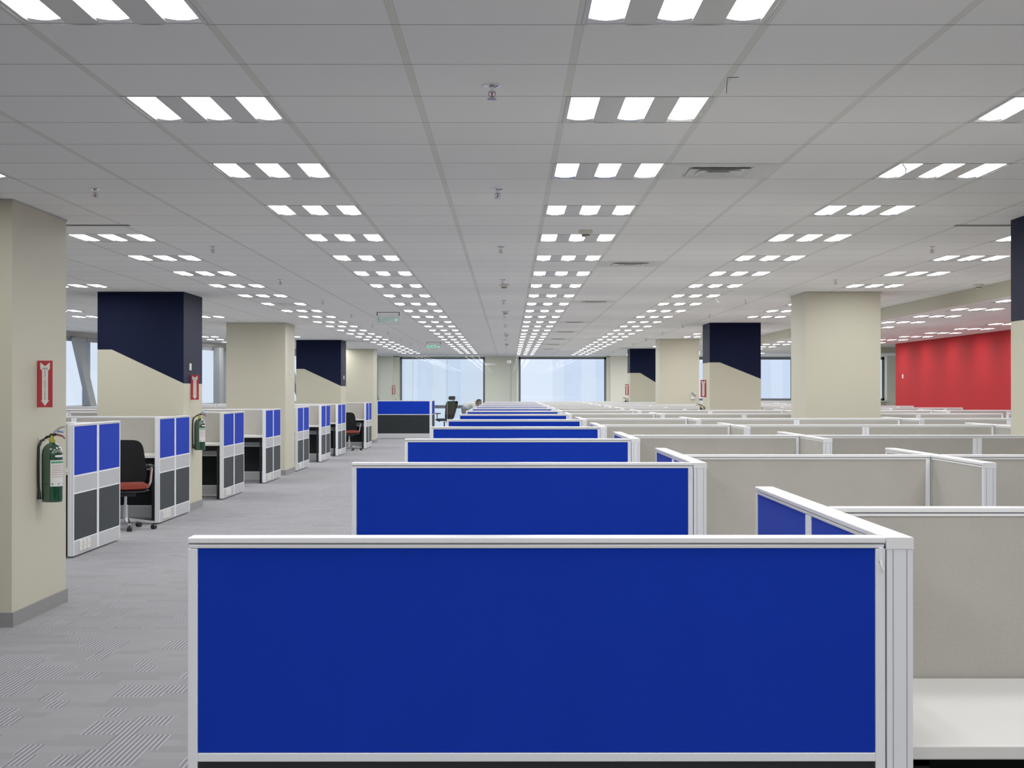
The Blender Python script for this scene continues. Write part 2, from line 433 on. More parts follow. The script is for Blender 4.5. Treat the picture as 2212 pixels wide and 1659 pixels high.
# slanting glazed facade on the left
a = Vector((facade_x(51.3), 51.3)); bpt = Vector((facade_x(21.4), 21.4))
d = (a - bpt); flen = d.length; ang = math.atan2(d.y, d.x)
fl = link('wall_left.001', MB().box(0, flen, 0, .2, 0, 1.12).box(0, flen, 0, .2, 2.55, CEIL).mesh('facade_wall', M['grey_paint']), None, (bpt.x, bpt.y, 0), (0, 0, ang)); fl['kind'] = 'structure'
nb = 8; bw = flen / nb
for k in range(nb):
    mu = .575 if k == 2 else .5
    f = MB().box(.0, .11, .02, .16, 1.12, 2.55).box(bw * mu - .06, bw * mu + .06, .02, .14, 1.12, 2.55).box(.11, bw, .03, .1, 2.46, 2.55).box(.11, bw, .03, .1, 1.12, 1.17).box(bw - .08, bw, .02, .16, 1.12, 2.55)
    o = link('window_%d' % (4 + k), f.mesh('facade_window', M['frame_light']), None, (bpt.x + d.x * k / nb, bpt.y + d.y * k / nb, 0), (0, 0, ang)); o['kind'] = 'structure'
    link('pane', MB().sheet(.05, bw - .02, .063, 1.14, 2.5).mesh('pane', M['window_glass']), o)
    if k == 4:
        link('post', MB().box(bw * .265, bw * .335, -.16, .0, 1.13, 2.53).mesh('post', M['frame_light']), o)
    else:
        u0, u1 = (.36, .55) if k == 2 else (.55, .9) if k % 2 else (.3, .6)
        br = MB().poly([(bw * u0, 2.53), (bw * u0 + .26, 2.53), (bw * u1 + .22, 1.13), (bw * u1 - .04, 1.13)][::-1], -.10, .0)
        link('diagonal_brace', br.mesh('diagonal_brace', M['frame_light']), o)
# hazy towers far outside
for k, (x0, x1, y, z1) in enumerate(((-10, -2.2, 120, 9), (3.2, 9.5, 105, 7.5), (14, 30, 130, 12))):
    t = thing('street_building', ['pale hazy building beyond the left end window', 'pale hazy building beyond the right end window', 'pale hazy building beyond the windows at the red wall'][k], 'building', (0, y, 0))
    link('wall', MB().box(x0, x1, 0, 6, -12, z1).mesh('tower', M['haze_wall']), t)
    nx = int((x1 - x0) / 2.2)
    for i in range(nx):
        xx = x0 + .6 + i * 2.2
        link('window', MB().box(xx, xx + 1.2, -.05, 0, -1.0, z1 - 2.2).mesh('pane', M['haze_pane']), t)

# ------------------------------------------------------------------ columns
def column(c, side, n):
    x0, x1, y0, y1, spec = c
    mat = two_tone('two tone paint %s%d' % (side, n), x0, x1 - x0, *spec) if spec else M['cream']
    o = struct('column', MB().box(x0, x1, y0, y1, 0, CEIL - .001), mat)
    desc = 'navy-topped cream' if spec else 'plain cream'
    o['label'] = '%s square column, %s from the camera on the %s side' % (desc, ORD[n], side)
    b = MB().box(x0 - .012, x1 + .012, y0 - .012, y0, 0, .09).box(x0 - .012, x1 + .012, y1, y1 + .012, 0, .09).box(x0 - .012, x0, y0, y1, 0, .09).box(x1, x1 + .012, y0, y1, 0, .09)
    link('baseboard', b.mesh('baseboard', M['base']), o)
    t = MB().box(x0 - .008, x1 + .008, y0 - .008, y0, CEIL - .010, CEIL - .002).box(x0 - .008, x0, y0, y1, CEIL - .010, CEIL - .002).box(x1, x1 + .008, y0, y1, CEIL - .010, CEIL - .002)
    if not spec: link('shadow_line_strip', t.mesh('shadow_line_strip', M['grille']), o)  # thin grey strip stands in for the shadow line under the ceiling
for n, c in enumerate(COLS_L): column(c, 'left', n)
for n, c in enumerate(COLS_R): column(c, 'right', n)

# ------------------------------------------------------------------ partition screens
T2 = .025
_cache = {}
def cached(key, fn):
    if key not in _cache: _cache[key] = fn()
    return _cache[key]
def screen_frame(segs, ends, zmid):
    def f():
        mb = MB(); bev = .0015
        x0, x1 = segs[0], segs[-1]
        for i, x in enumerate(segs):
            w0 = .019 if (i in (0, len(segs) - 1)) else .016
            if i == 0: mb.box(x, x + w0, -T2, T2, .02, TOP - .0225, bev)
            elif i == len(segs) - 1: mb.box(x - w0, x, -T2, T2, .02, TOP - .0225, bev)
            else: mb.box(x - .030, x - .003, -T2, T2, .02, TOP - .0225, bev); mb.box(x + .003, x + .030, -T2, T2, .02, TOP - .0225, bev)
        for z0, z1 in zmid: mb.box(x0 + .019, x1 - .019, -T2 + .002, T2 - .002, z0, z1, bev)
        mb.box(x0 + .004, x1 - .004, -T2 + .010, T2 - .010, .03, TOP - .024)
        return mb.mesh('frame', M['alu'])
    return cached(('fr', tuple(segs), ends, tuple(zmid)), f)
def panel(x0, x1, y0, y1, z0, z1, mat, bev=.0):
    return cached(('p', round(x0, 3), round(x1, 3), y0, y1, z0, z1, mat), lambda: MB().box(x0, x1, y0, y1, z0, z1, bev).mesh('panel', M[mat]))
def screen(label, loc, rz, segs, near, far, kind='wing', group=None, outlets=False, hook=False, endpost=False, deep=True):
    """Workstation screen along local x from segs[0] to segs[-1]; near / far are the fabrics of its -y and +y faces."""
    t = thing('partition_screen', label, 'office partition', loc, rz, group)
    x0, x1 = segs[0], segs[-1]
    if kind == 'end': zmid = [(.730, .747), (.139, .150)]; up = (.748, 1.1495); lo = (.151, .729)
    else: zmid = [(.706, .721), (.556, .569), (.139, .150)]; up = (.722, 1.1495); lo = (.151, .555)
    link('frame', screen_frame(segs, endpost, zmid), t)
    # top rail: cap, dark groove, lower lip
    link('top_cap', cached(('cap', x0, x1), lambda: MB().box(x0, x1, -T2 - .002, T2 + .002, TOP - .0115, TOP, .002).box(x0 + .002, x1 - .002, -T2 + .0015, T2 - .0015, TOP - .0215, TOP - .0145, .001).mesh('top_cap', M['cap'])), t)
    link('groove', panel(x0 + .001, x1 - .001, -T2 + .005, T2 - .005, TOP - .0145, TOP - .0110, 'groove'), t)
    for i in range(len(segs) - 1):
        a0 = segs[i] + (.020 if i == 0 else .031); a1 = segs[i + 1] - (.020 if i == len(segs) - 2 else .031)
        for s, fab in ((-1, near), (1, far)):
            if fab is None: continue
            ya, yb = (-T2 + .004, -T2 + .012) if s < 0 else (T2 - .012, T2 - .004)
            o = link('fabric_panel', panel(a0, a1, ya, yb, up[0], up[1], fab), t)
            if deep:
                link('lower_panel', panel(a0, a1, ya, yb, lo[0], lo[1], 'charcoal'), t)
                if kind != 'end': link('raceway', panel(a0, a1, ya - (.002 if s < 0 else -.002), yb, .570, .705, 'race'), t)
        if deep: link('skirting', panel(a0, a1, -T2 + .001, T2 - .001, .018, .138, 'skirt'), t)
    if endpost:
        # end post at x0: a grooved cover strip that shows from the front
        p = link('end_post', panel(x0 - .004, x0 - .0002, -T2 - .0005, T2 + .0005, .018, TOP - .0235, 'alu'), t)
        for yy in (-T2 + .0115, T2 - .0115):
            link('groove', panel(x0 - .0046, x0 - .0038, yy - .0008, yy + .0008, .018, TOP - .0245, 'groove'), p)
        link('end_cap', panel(x0 - .005, x0, -T2 - .002, T2 + .002, TOP - .023, TOP - .0005, 'cap'), t)
    if outlets:
        for k in range(3):
            xo = x0 + .175 + .125 * k
            oo = link('power_outlet', panel(xo, xo + .088, -T2 - .008, -T2 + .001, .045, .135, 'outlet', .002), t)
            link('socket', panel(xo + .038, xo + .05, -T2 - .0086, -T2 - .0079, .082, .092, 'dark'), oo)
    if hook:
        hk = MB().box(x1 - .013, x1 - .006, -T2 - .006, -T2, 1.125, 1.152, .001).tube([(x1 - .0095, -T2 - .004, 1.13), (x1 - .0095, -T2 - .008, 1.118), (x1 - .006, -T2 - .009, 1.108)], .0018, 6)
        link('locking_clip', hk.mesh('locking_clip', M['cap']), t)
    return t
def desk(label, x0, x1, y0, y1, z=.752, panel_y=None, group=None):
    t = thing('desk', label, 'desk', ((x0 + x1) / 2, (y0 + y1) / 2, 0), 0, group)
    hw, hd = (x1 - x0) / 2, (y1 - y0) / 2
    link('desktop', cached(('dt', round(hw, 3), round(hd, 3)), lambda: MB().box(-hw, hw, -hd, hd, z - .028, z, .003).mesh('desktop', M['desk'])), t)
    link('cable_tray', cached(('ct', round(hw, 3), round(hd, 3)), lambda: MB().box(-hw + .05, hw - .05, hd - .12, hd - .03, z - .12, z - .03).mesh('cable_tray', M['dark'])), t)
    for sx in (-1, 1):
        link('leg', cached(('dl', sx, round(hw, 3), round(hd, 3)), lambda: MB().box(sx * (hw - .03), sx * (hw - .06), -hd + .08, -hd + .12, 0, z - .028).box(sx * (hw - .03), sx * (hw - .06), -hd + .08, hd - .1, z - .06, z - .028).mesh('leg', M['dark'])), t)
    return t

rowname = lambda i: '%s row from the camera' % ORD[i]
for i, y in enumerate(ROWS):
    screen('royal blue end screen of the %s, beside the aisle' % rowname(i), (0, y + T2, 0), 0, [-.632, .742], 'blue', 'tan', 'end',
           'blue end screens of the centre rows', hook=i < 3)
    # blue wing: local x runs away from the camera, local -y faces right (+x) so the aisle side (-x) is +y
    screen('wing screen, blue toward the aisle, %s of the centre workstations' % rowname(i), (.771, y, 0), PI / 2, [.004, .80, 1.60], 'tan', 'blue', 'wing',
           'blue aisle wings of the centre rows', endpost=True)
    ys = y + .76 + T2
    segs = [([.80, 1.908], 'first')]
    if i >= 1:
        if i == 2: segs.append(([1.968, 3.08, 3.47], 'second'))
        elif i in (7, 12): segs += [([1.968, 3.08, 3.34], 'second'), ([4.47, 5.36, 6.47], 'third')]
        else:
            segs.append(([1.968, 3.08, 4.185], 'second'))
            if i >= 3: segs.append(([4.245, 5.36, 6.47], 'third'))
        if i >= 5: segs.append(([6.53, 7.64, 7.95], 'fourth'))
    for sg, nm in segs:
        screen('greige spine screen, %s from the aisle, of the %s' % (nm, rowname(i)), (0, ys, 0), 0, sg, 'tan', 'tan', 'spine', 'greige spine screens of the centre rows', deep=i < 2)
    for k, (wx, nm) in enumerate(((1.938, 'nearest the blue wing'), (4.215, 'second from the blue wing'), (6.5, 'third from the blue wing'))):
        if i == 0 or (k >= 1 and i < 3) or (k == 2 and i < 6): continue
        if k == 1 and i in (5, 7, 12, 10): continue
        screen('greige cross screen %s, %s' % (nm, rowname(i)), (wx, y, 0), PI / 2, [.004, .80, 1.60], 'tan', 'tan', 'wing', 'greige cross screens of the centre rows', endpost=True, deep=i < 3)
for i, y in enumerate(ROWS):
    ys = y + .76 + T2
    bays = [(.802, 1.905, 'first')]  # unseen desks in these bays, added so white tops bounce light upward
    if i >= 1: bays.append((1.972, 4.18 if i not in (2, 7, 12) else 3.33, 'second'))
    if i >= 3: bays.append((4.25 if i not in (7, 12) else 4.47, 6.46, 'third'))
    for x0, x1, nm in bays:
        if i >= 2 or (i == 1 and nm != 'first'):
            desk('unseen added white desk, near side of spine, %s bay, %s' % (nm, rowname(i)), x0, x1, ys - .745, ys - .03, group='unseen white desks added between the centre screens')
        if not (i == 5 and nm == 'third'):
            desk('unseen added white desk, far side of spine, %s bay, %s' % (nm, rowname(i)), x0, x1, ys + .03, ys + .745, group='unseen white desks added between the centre screens')
    desk('unseen white desk backing onto the royal blue end screen, %s' % rowname(i), -.62, .735, y + .055, y + .70, group='unseen white desks added behind the blue end screens')  # hidden desk, added for the light its top sends to the ceiling
desk('white desk in the nearest right-hand bay, behind the big blue screen', .802, 1.90, 3.04, 3.755)
desk('white desk on the near side of the second greige spine', .802, 1.905, 6.17, 6.885)

# left workstations
for i, (y, xf) in enumerate(WINGS):
    nm = '%s from the camera' % ORD[i]
    screen('blue-over-grey wing screen beside the aisle, %s along the left columns' % nm, (xf - T2, y, 0), PI / 2, [.004, .80, 1.60], 'blue', 'tan', 'wing',
           'blue wings of the left workstations', outlets=i < 7, endpost=True)
    ys = y + .80
    xl = max(-8.45, facade_x(ys) + .45) if ys > 21.4 else -8.45
    x1 = xf - .053
    sg = [-6.12, -4.99, x1] if xl < -6.15 else [xl, x1]
    screen('greige spine screen running left from the %s left-hand wing' % ORD[i], (0, ys, 0), 0, sg, 'tan', 'tan', 'spine', 'greige spine screens of the left workstations')
    if xl < -6.6:
        screen('outer greige spine screen beside the facade, behind the %s left-hand wing' % ORD[i], (0, ys, 0), 0, [xl, -6.15], 'tan', 'tan', 'spine', 'outer greige spine screens at left', deep=False)
    if i >= 1:
        desk('white desk tucked behind the %s left-hand wing' % ORD[i], max(-4.99, xl + .05), x1 - .005, y + .06, ys - .03, group='white desks of the left workstations')
    else:
        desk('white desk tucked behind the first left-hand wing, beside the nearest column', -4.99, x1 - .005, y + .06, ys - .03, group='white desks of the left workstations')
# lone blue screen in front of the glass room
screen('lone blue-over-charcoal screen standing in front of the glass room', (0, 47.0 + T2, 0), 0, [-4.07, -2.425], 'blue', 'tan', 'end')
screen('short blue wing screen joined to lone screen before the glass room', (-2.396, 47.0, 0), PI / 2, [.004, 1.75], 'blue', 'tan', 'end', endpost=True)

# ------------------------------------------------------------------ glass room at the far end
GY0 = 49.0
gl = struct('wall_glass', MB().box(-4.3, .27, GY0, GY0 + .05, CEIL - .05, CEIL - .002).box(-4.3, .27, GY0, GY0 + .05, 0, .04), M['alu'])
for x0, x1 in ((-4.25, -3.10), (-3.09, -1.99), (-1.98, -.78), (.075, .27)):
    link('pane', MB().sheet(x0, x1, GY0 + .024, .04, CEIL - .05).mesh('pane', M['room_glass']), gl)
link('pane', MB().quad((.268, GY0 + .03, .02), (.268, 51.28, .02), (.268, 51.28, CEIL - .03), (.268, GY0 + .03, CEIL - .03)).mesh('pane', M['room_glass']), gl)
link('edge', MB().box(-1.99, -1.98, GY0 + .018, GY0 + .030, .04, CEIL - .05).box(-3.10, -3.09, GY0 + .018, GY0 + .03, .04, CEIL - .05).mesh('edge', M['grille']), gl)
dr = struct('door_1', MB().sheet(-.775, .06, GY0 + .024, .05, 2.33), M['room_glass'])
link('patch_fitting', MB().box(-.775, -.40, GY0 + .010, GY0 + .038, 2.30, 2.36).mesh('patch', M['chrome']), dr)
link('patch_fitting', MB().box(-.06, .075, GY0 + .006, GY0 + .042, 2.36, 2.46).mesh('patch', M['chrome']), dr)
link('door_handle', MB().tube([(.02, GY0 - .04, .85), (.02, GY0 - .04, 1.35)], .014).tube([(.02, GY0 - .04, .95), (.02, GY0 + .02, .95)], .01).tube([(.02, GY0 - .04, 1.25), (.02, GY0 + .02, 1.25)], .01).mesh('handle', M['chrome']), dr)
link('door_edge', MB().box(.06, .074, GY0 + .016, GY0 + .032, .05, 2.33).mesh('edge', M['frame']), dr)

# ------------------------------------------------------------------ ceiling lights
def fixture_meshes():
    hb = MB()
    xs = [(-.2775, -.1625), (-.0575, .0575), (.1625, .2775)]; yl = .275
    edges = [-.297] + [v for p in xs for v in p] + [.297]
    for i in range(0, len(edges), 2):
        hb.quad((edges[i], -yl, 0), (edges[i], yl, 0), (edges[i + 1], yl, 0), (edges[i + 1], -yl, 0))
    for s in (-1, 1): hb.quad((-.297, s * yl, 0), (.297, s * yl, 0), (.297, s * .297, 0), (-.297, s * .297, 0)) if s > 0 else hb.quad((-.297, -.297, 0), (.297, -.297, 0), (.297, -yl, 0), (-.297, -yl, 0))
    frame = MB().box(-.2995, .2995, -.2995, -.2945, -.003, .06).box(-.2995, .2995, .2945, .2995, -.003, .06).box(-.2995, -.2945, -.2945, .2945, -.003, .06).box(.2945, .2995, -.2945, .2945, -.003, .06)
    refl = MB()
    for a0, a1 in xs:
        refl.quad((a0, -yl, 0), (a0, -yl, .045), (a0, yl, .045), (a0, yl, 0)); refl.quad((a1, yl, 0), (a1, yl, .045), (a1, -yl, .045), (a1, -yl, 0))
        refl.quad((a0, yl, 0), (a0, yl - .028, .016), (a1, yl - .028, .016), (a1, yl, 0)); refl.quad((a1, -yl, 0), (a1, -yl, .045), (a0, -yl, .045), (a0, -yl, 0))
    lamps = []
    for a0, a1 in xs:
        lm = MB(); k = 6
        for j in range(k):      # gently bowed diffuser
            u0, u1 = j / k, (j + 1) / k
            z0, z1 = .010 - .008 * math.sin(PI * u0), .010 - .008 * math.sin(PI * u1)
            X0, X1 = a0 + (a1 - a0) * u0, a0 + (a1 - a0) * u1
            lm.quad((X0, -yl + .004, z0), (X0, yl - .026, z0), (X1, yl - .026, z1), (X1, -yl + .004, z1))
        lamps.append(lm.mesh('lamp', M['lamp']))
    return hb.mesh('louvre_plate', M['tile_white']), frame.mesh('frame', M['grille']), refl.mesh('reflector', M['reflector']), lamps
plate_m, frame_m, refl_m, lamp_ms = fixture_meshes()
off_m = lamp_ms[1].copy(); off_m.materials.clear(); off_m.materials.append(M['lamp_off'])
proto = None
def ceiling_light(label, x, y, z, group):
    global proto
    if proto is None:
        t = thing('ceiling_light', label, 'ceiling light', (x, y, z), 0, group)
        link('louvre_plate', plate_m, t); link('frame', frame_m, t); link('reflector', refl_m, t)
        for m in lamp_ms: link('lamp', m, t)
        proto = t
    else:
        t = copy_tree(proto); t.location = (x, y, z); t['label'] = label; t['group'] = group
    return t
count = {}
for x, y, z, ix, i in sorted(lights, key=lambda q: q[1]):
    if y < 4: nm = 'behind or over the camera'
    k = count.get(ix, 0); 
    vis = abs((x - .3 if x > 0 else x + .3)) < .3365 * y and y > 4
    if vis:
        count[ix] = k + 1
        lab = 'recessed three-lamp ceiling light, %s from the camera in the %s' % (ORD[k], COLNAMES[ix])
    else:
        lab = 'recessed ceiling light overhead, nearer than the visible lights, %s' % COLNAMES[ix]
    t = ceiling_light(lab, x, y, z, 'recessed ceiling lights')
    if ix == -6 and i == 9:
        for ch in t.children:
            if ch.data.name == lamp_ms[1].name: ch.data = off_m
        t['label'] = 'recessed ceiling light with unlit middle lamp in the %s' % COLNAMES[ix]
cnt = {}
for x, y, nm in low_lights:
    k = cnt.get(nm, 0); cnt[nm] = k + 1
    ceiling_light('recessed three-lamp ceiling light, %s from the camera in the %s' % (ORD[k], nm), x, y, LOW, 'recessed lights of the lowered ceiling')

# ------------------------------------------------------------------ ceiling fittings
def sprinkler_meshes():
    return (MB().lathe([(.036, 0), (.036, -.004), (.020, -.010), (.008, -.012), (.008, -.028)], 16).mesh('escutcheon', M['chrome'], smooth=True),
            MB().tube([(-.012, 0, -.026), (-.014, 0, -.04), (0, 0, -.052)], .0025, 6).tube([(.012, 0, -.026), (.014, 0, -.04), (0, 0, -.052)], .0025, 6).lathe([(.012, -.030), (.012, -.024)], 10).mesh('yoke', M['steel']),
            MB().lathe([(.019, -.056), (.019, -.052), (.006, -.050)], 14).mesh('deflector', M['steel'], smooth=True),
            MB().tube([(0, 0, -.028), (0, 0, -.05)], .003, 6).mesh('glass_bulb', M['signred']))
sp_m = sprinkler_meshes()
sp = None; n = 0
for nmx, sx in (('left', -2.43), ('centre', -.065), ('right', 3.10)):
    for k, sy in enumerate((5.91, 8.94, 12.5, 16.2, 19.9, 23.5, 27.1, 30.7, 34.3, 37.9, 41.5, 45.1)):
        x = 3.48 if (nmx == 'right' and 12 < sy < 17.5) else sx
        if abs(x) > .34 * sy: continue
        lab = 'chrome ceiling sprinkler, %s from the camera along the %s line' % (ORD[k], nmx)
        if sp is None:
            sp = thing('sprinkler', lab, 'sprinkler', (x, sy, CEIL), 0, 'chrome ceiling sprinklers')
            for q, m in zip(('escutcheon', 'yoke', 'deflector', 'glass_bulb'), sp_m): link(q, m, sp)
        else:
            c = copy_tree(sp); c.location = (x, sy, CEIL); c['label'] = lab
dome = (MB().lathe([(.052, 0), (.052, -.018), (.048, -.024), (.03, -.032), (.03, -.046), (.022, -.052), (.004, -.053)], 20).mesh('housing', M['cream_plastic'], smooth=True),
        MB().lathe([(.0315, -.043), (.0315, -.035)], 20).mesh('vent_ring', M['grille_dark']))
for lab, x, y in (('ivory dome smoke detector beside the lights right of centre', .568, 11.24), ('ivory smoke detector, nearest on the centre line of the ceiling', -.05, 16.9),
                  ('ivory smoke detector, second on the centre line of the ceiling', -.05, 22.6), ('ivory smoke detector, third on the centre line of the ceiling', -.05, 31.8),
                  ('ivory smoke detector, farthest on the centre line of the ceiling', -.05, 38.2), ('ivory smoke detector beside the bulkhead at the lowered ceiling', 5.22, 16.9)):
    t = thing('smoke_detector', lab, 'smoke detector', (x, y, CEIL), 0, 'ivory smoke detectors'); link('housing', dome[0], t); link('vent_ring', dome[1], t)
def vent_meshes():
    fr = MB()
    for r0, r1, z0, z1 in ((.295, .235, -.001, -.006), (.235, .180, -.006, -.001), (.168, .128, -.012, .004), (.116, .076, -.014, .004), (.064, .03, -.016, .002)):
        for s in range(4):
            R = Matrix.Rotation(s * PI / 2, 4, 'Z')
            q = [R @ Vector(p) for p in ((-r0, -r0, z0), (r0, -r0, z0), (r1, -r1, z1), (-r1, -r1, z1))]
            fr.quad(*[tuple(p) for p in q])
    fr.box(-.03, .03, -.03, .03, -.004, .002)
    return fr.mesh('louvres', M['tile_white']), MB().box(-.182, .182, -.182, .182, .006, .03).mesh('duct', M['vent_gap'])
vm = vent_meshes()
for k, y in enumerate((8.237, 14.237, 20.237, 26.237, 30.437, 34.637, 38.837, 43.037)):
    t = thing('air_diffuser', 'square louvred ceiling diffuser right of the lights, %s from the camera' % ORD[k], 'air vent', (1.132, y, CEIL), 0, 'square ceiling diffusers')
    link('louvres', vm[0], t); link('duct', vm[1], t)
for lab, x0, x1, y in (('dark slot air diffuser in the ceiling beside nearest left column', -3.30, -2.72, 10.90), ('dark slot air diffuser in the ceiling before the right navy column', 3.2, 3.75, 10.9)):
    t = thing('slot_diffuser', lab, 'air vent', ((x0 + x1) / 2, y, CEIL)); hw = (x1 - x0) / 2
    link('slot', MB().box(-hw, hw, -.035, .035, -.001, .02).mesh('slot', M['grille_dark']), t)
    link('frame', MB().box(-hw, hw, -.045, -.035, -.004, .0).box(-hw, hw, .035, .045, -.004, .0).mesh('frame', M['grille']), t)
for lab, pts, mat, r in (('white cable end dangling from third ceiling light right of centre', [(2.06, 7.95, CEIL - .003), (2.075, 7.94, CEIL - .03), (2.07, 7.93, CEIL - .055), (2.045, 7.92, CEIL - .078)], 'signwhite', .004),
                         ('thin dark wire hanging from ceiling near the second light', [(.87, 5.76, CEIL - .001), (.828, 5.76, CEIL - .002), (.826, 5.76, CEIL - .03), (.825, 5.76, CEIL - .062)], 'ink', .0014),
                         ('white strip dangling from a far ceiling light right of centre', [(2.63, 19.4, CEIL - .002), (2.65, 19.4, CEIL - .03), (2.68, 19.4, CEIL - .06)], 'signwhite', .006)):
    tag(link('hanging_wire', MB().tube(pts, r, 6).mesh('hanging_wire', M[mat]), None), lab, 'cable')

# ------------------------------------------------------------------ text helper
def text(items, parent, mat, name='lettering', extrude=.0006):
    """items: (string, size, x, y, z); upright lettering facing -y, all glyphs in one mesh part."""
    mb = MB()
    for body, size, x, y, z in items:
        c = bpy.data.curves.new('glyphs', 'FONT'); c.body = body; c.size = size; c.align_x = 'CENTER'; c.align_y = 'CENTER'; c.extrude = extrude
        o = bpy.data.objects.new('glyphs', c); COL.objects.link(o); bpy.context.view_layer.update()
        me = bpy.data.meshes.new_from_object(o.evaluated_get(bpy.context.evaluated_depsgraph_get()))
        n = len(mb.v); mb.v += [(x + v.co.x, y - v.co.z, z + v.co.y) for v in me.vertices]; mb.f += [tuple(n + k for k in p.vertices) for p in me.polygons]
        COL.objects.unlink(o); bpy.data.objects.remove(o); bpy.data.curves.remove(c); bpy.data.meshes.remove(me)
    return link(name, mb.mesh(name, M[mat]), parent)
# exit signs
for lab, x, y, mat in (('hanging clear exit sign with dull green letters, nearer of two', -1.815, 22.9, 'exit_dull'), ('hanging exit sign with lit green letters, farther of two', -1.82, 36.9, 'exit_green')):
    t = thing('exit_sign', lab, 'exit sign', (x, y, CEIL), 0, 'hanging exit signs')
    link('bracket', MB().box(-.172, .172, -.012, .012, -.008, 0).box(-.172, -.160, -.012, .012, -.055, 0).box(.160, .172, -.012, .012, -.055, 0).mesh('bracket', M['dark']), t)
    p = link('sign_panel', MB().sheet(-.168, .168, 0, -.19, -.04).mesh('sign_panel', M['acrylic']), t)
    text([('EXIT', .115, -.045, -.0045, -.118)], p, mat)
    link('arrow', MB().poly([(.085, -.128), (.115, -.128), (.115, -.145), (.150, -.118), (.115, -.091), (.115, -.108), (.085, -.108)], -.0052, -.0036).mesh('arrow', M[mat]), p)

# ------------------------------------------------------------------ fire signs and extinguishers
def fire_sign(lab, x, y, sgn, group='fire extinguisher arrow signs', mini=False):
    """Projecting 100 x 305 mm plate facing the camera; sgn: +1 projects to +x from its wall."""
    t = thing('fire_extinguisher_sign', lab, 'sign', (x + sgn * .052, y, 1.507), 0, group)
    link('plate', cached('fs', lambda: MB().box(-.049, .049, 0, .003, -.1525, .1525, .001).mesh('plate', M['signred'])), t)
    link('flange', MB().box(-sgn * .0515, -sgn * .049, -.001, .025, -.1525, .1525).mesh('flange', M['signred']), t)
    ar = link('arrow', cached('ar', lambda: MB().poly([(0, -.142), (.028, -.105), (.019, -.110), (.019, .085), (.031, .100), (.031, .140), (0, .115), (-.031, .140), (-.031, .100), (-.019, .085), (-.019, -.110), (-.028, -.105)], -.0012, 0).mesh('arrow', M['signwhite'])), t)
    if not mini:
        text([('FIRE', .020, 0, -.0016, .098)] + [(ch, .0185, 0, -.0016, .076 - k * .0158) for k, ch in enumerate('EXTINGUISHER')], ar, 'ink')
    return t
fire_sign('red fire extinguisher arrow sign on the nearest left column', -3.075, 9.93, 1)
fire_sign('red fire extinguisher arrow sign on the left navy-topped column', -3.886, 18.6, 1)
fire_sign('red arrow sign on the farther right navy-topped column', 3.485, 26.85, -1)
fire_sign('small red arrow sign on the farthest right navy column', 3.386, 42.95, -1)
fire_sign('tiny red arrow sign on the end wall by the left window', -3.92, 51.25, 1)

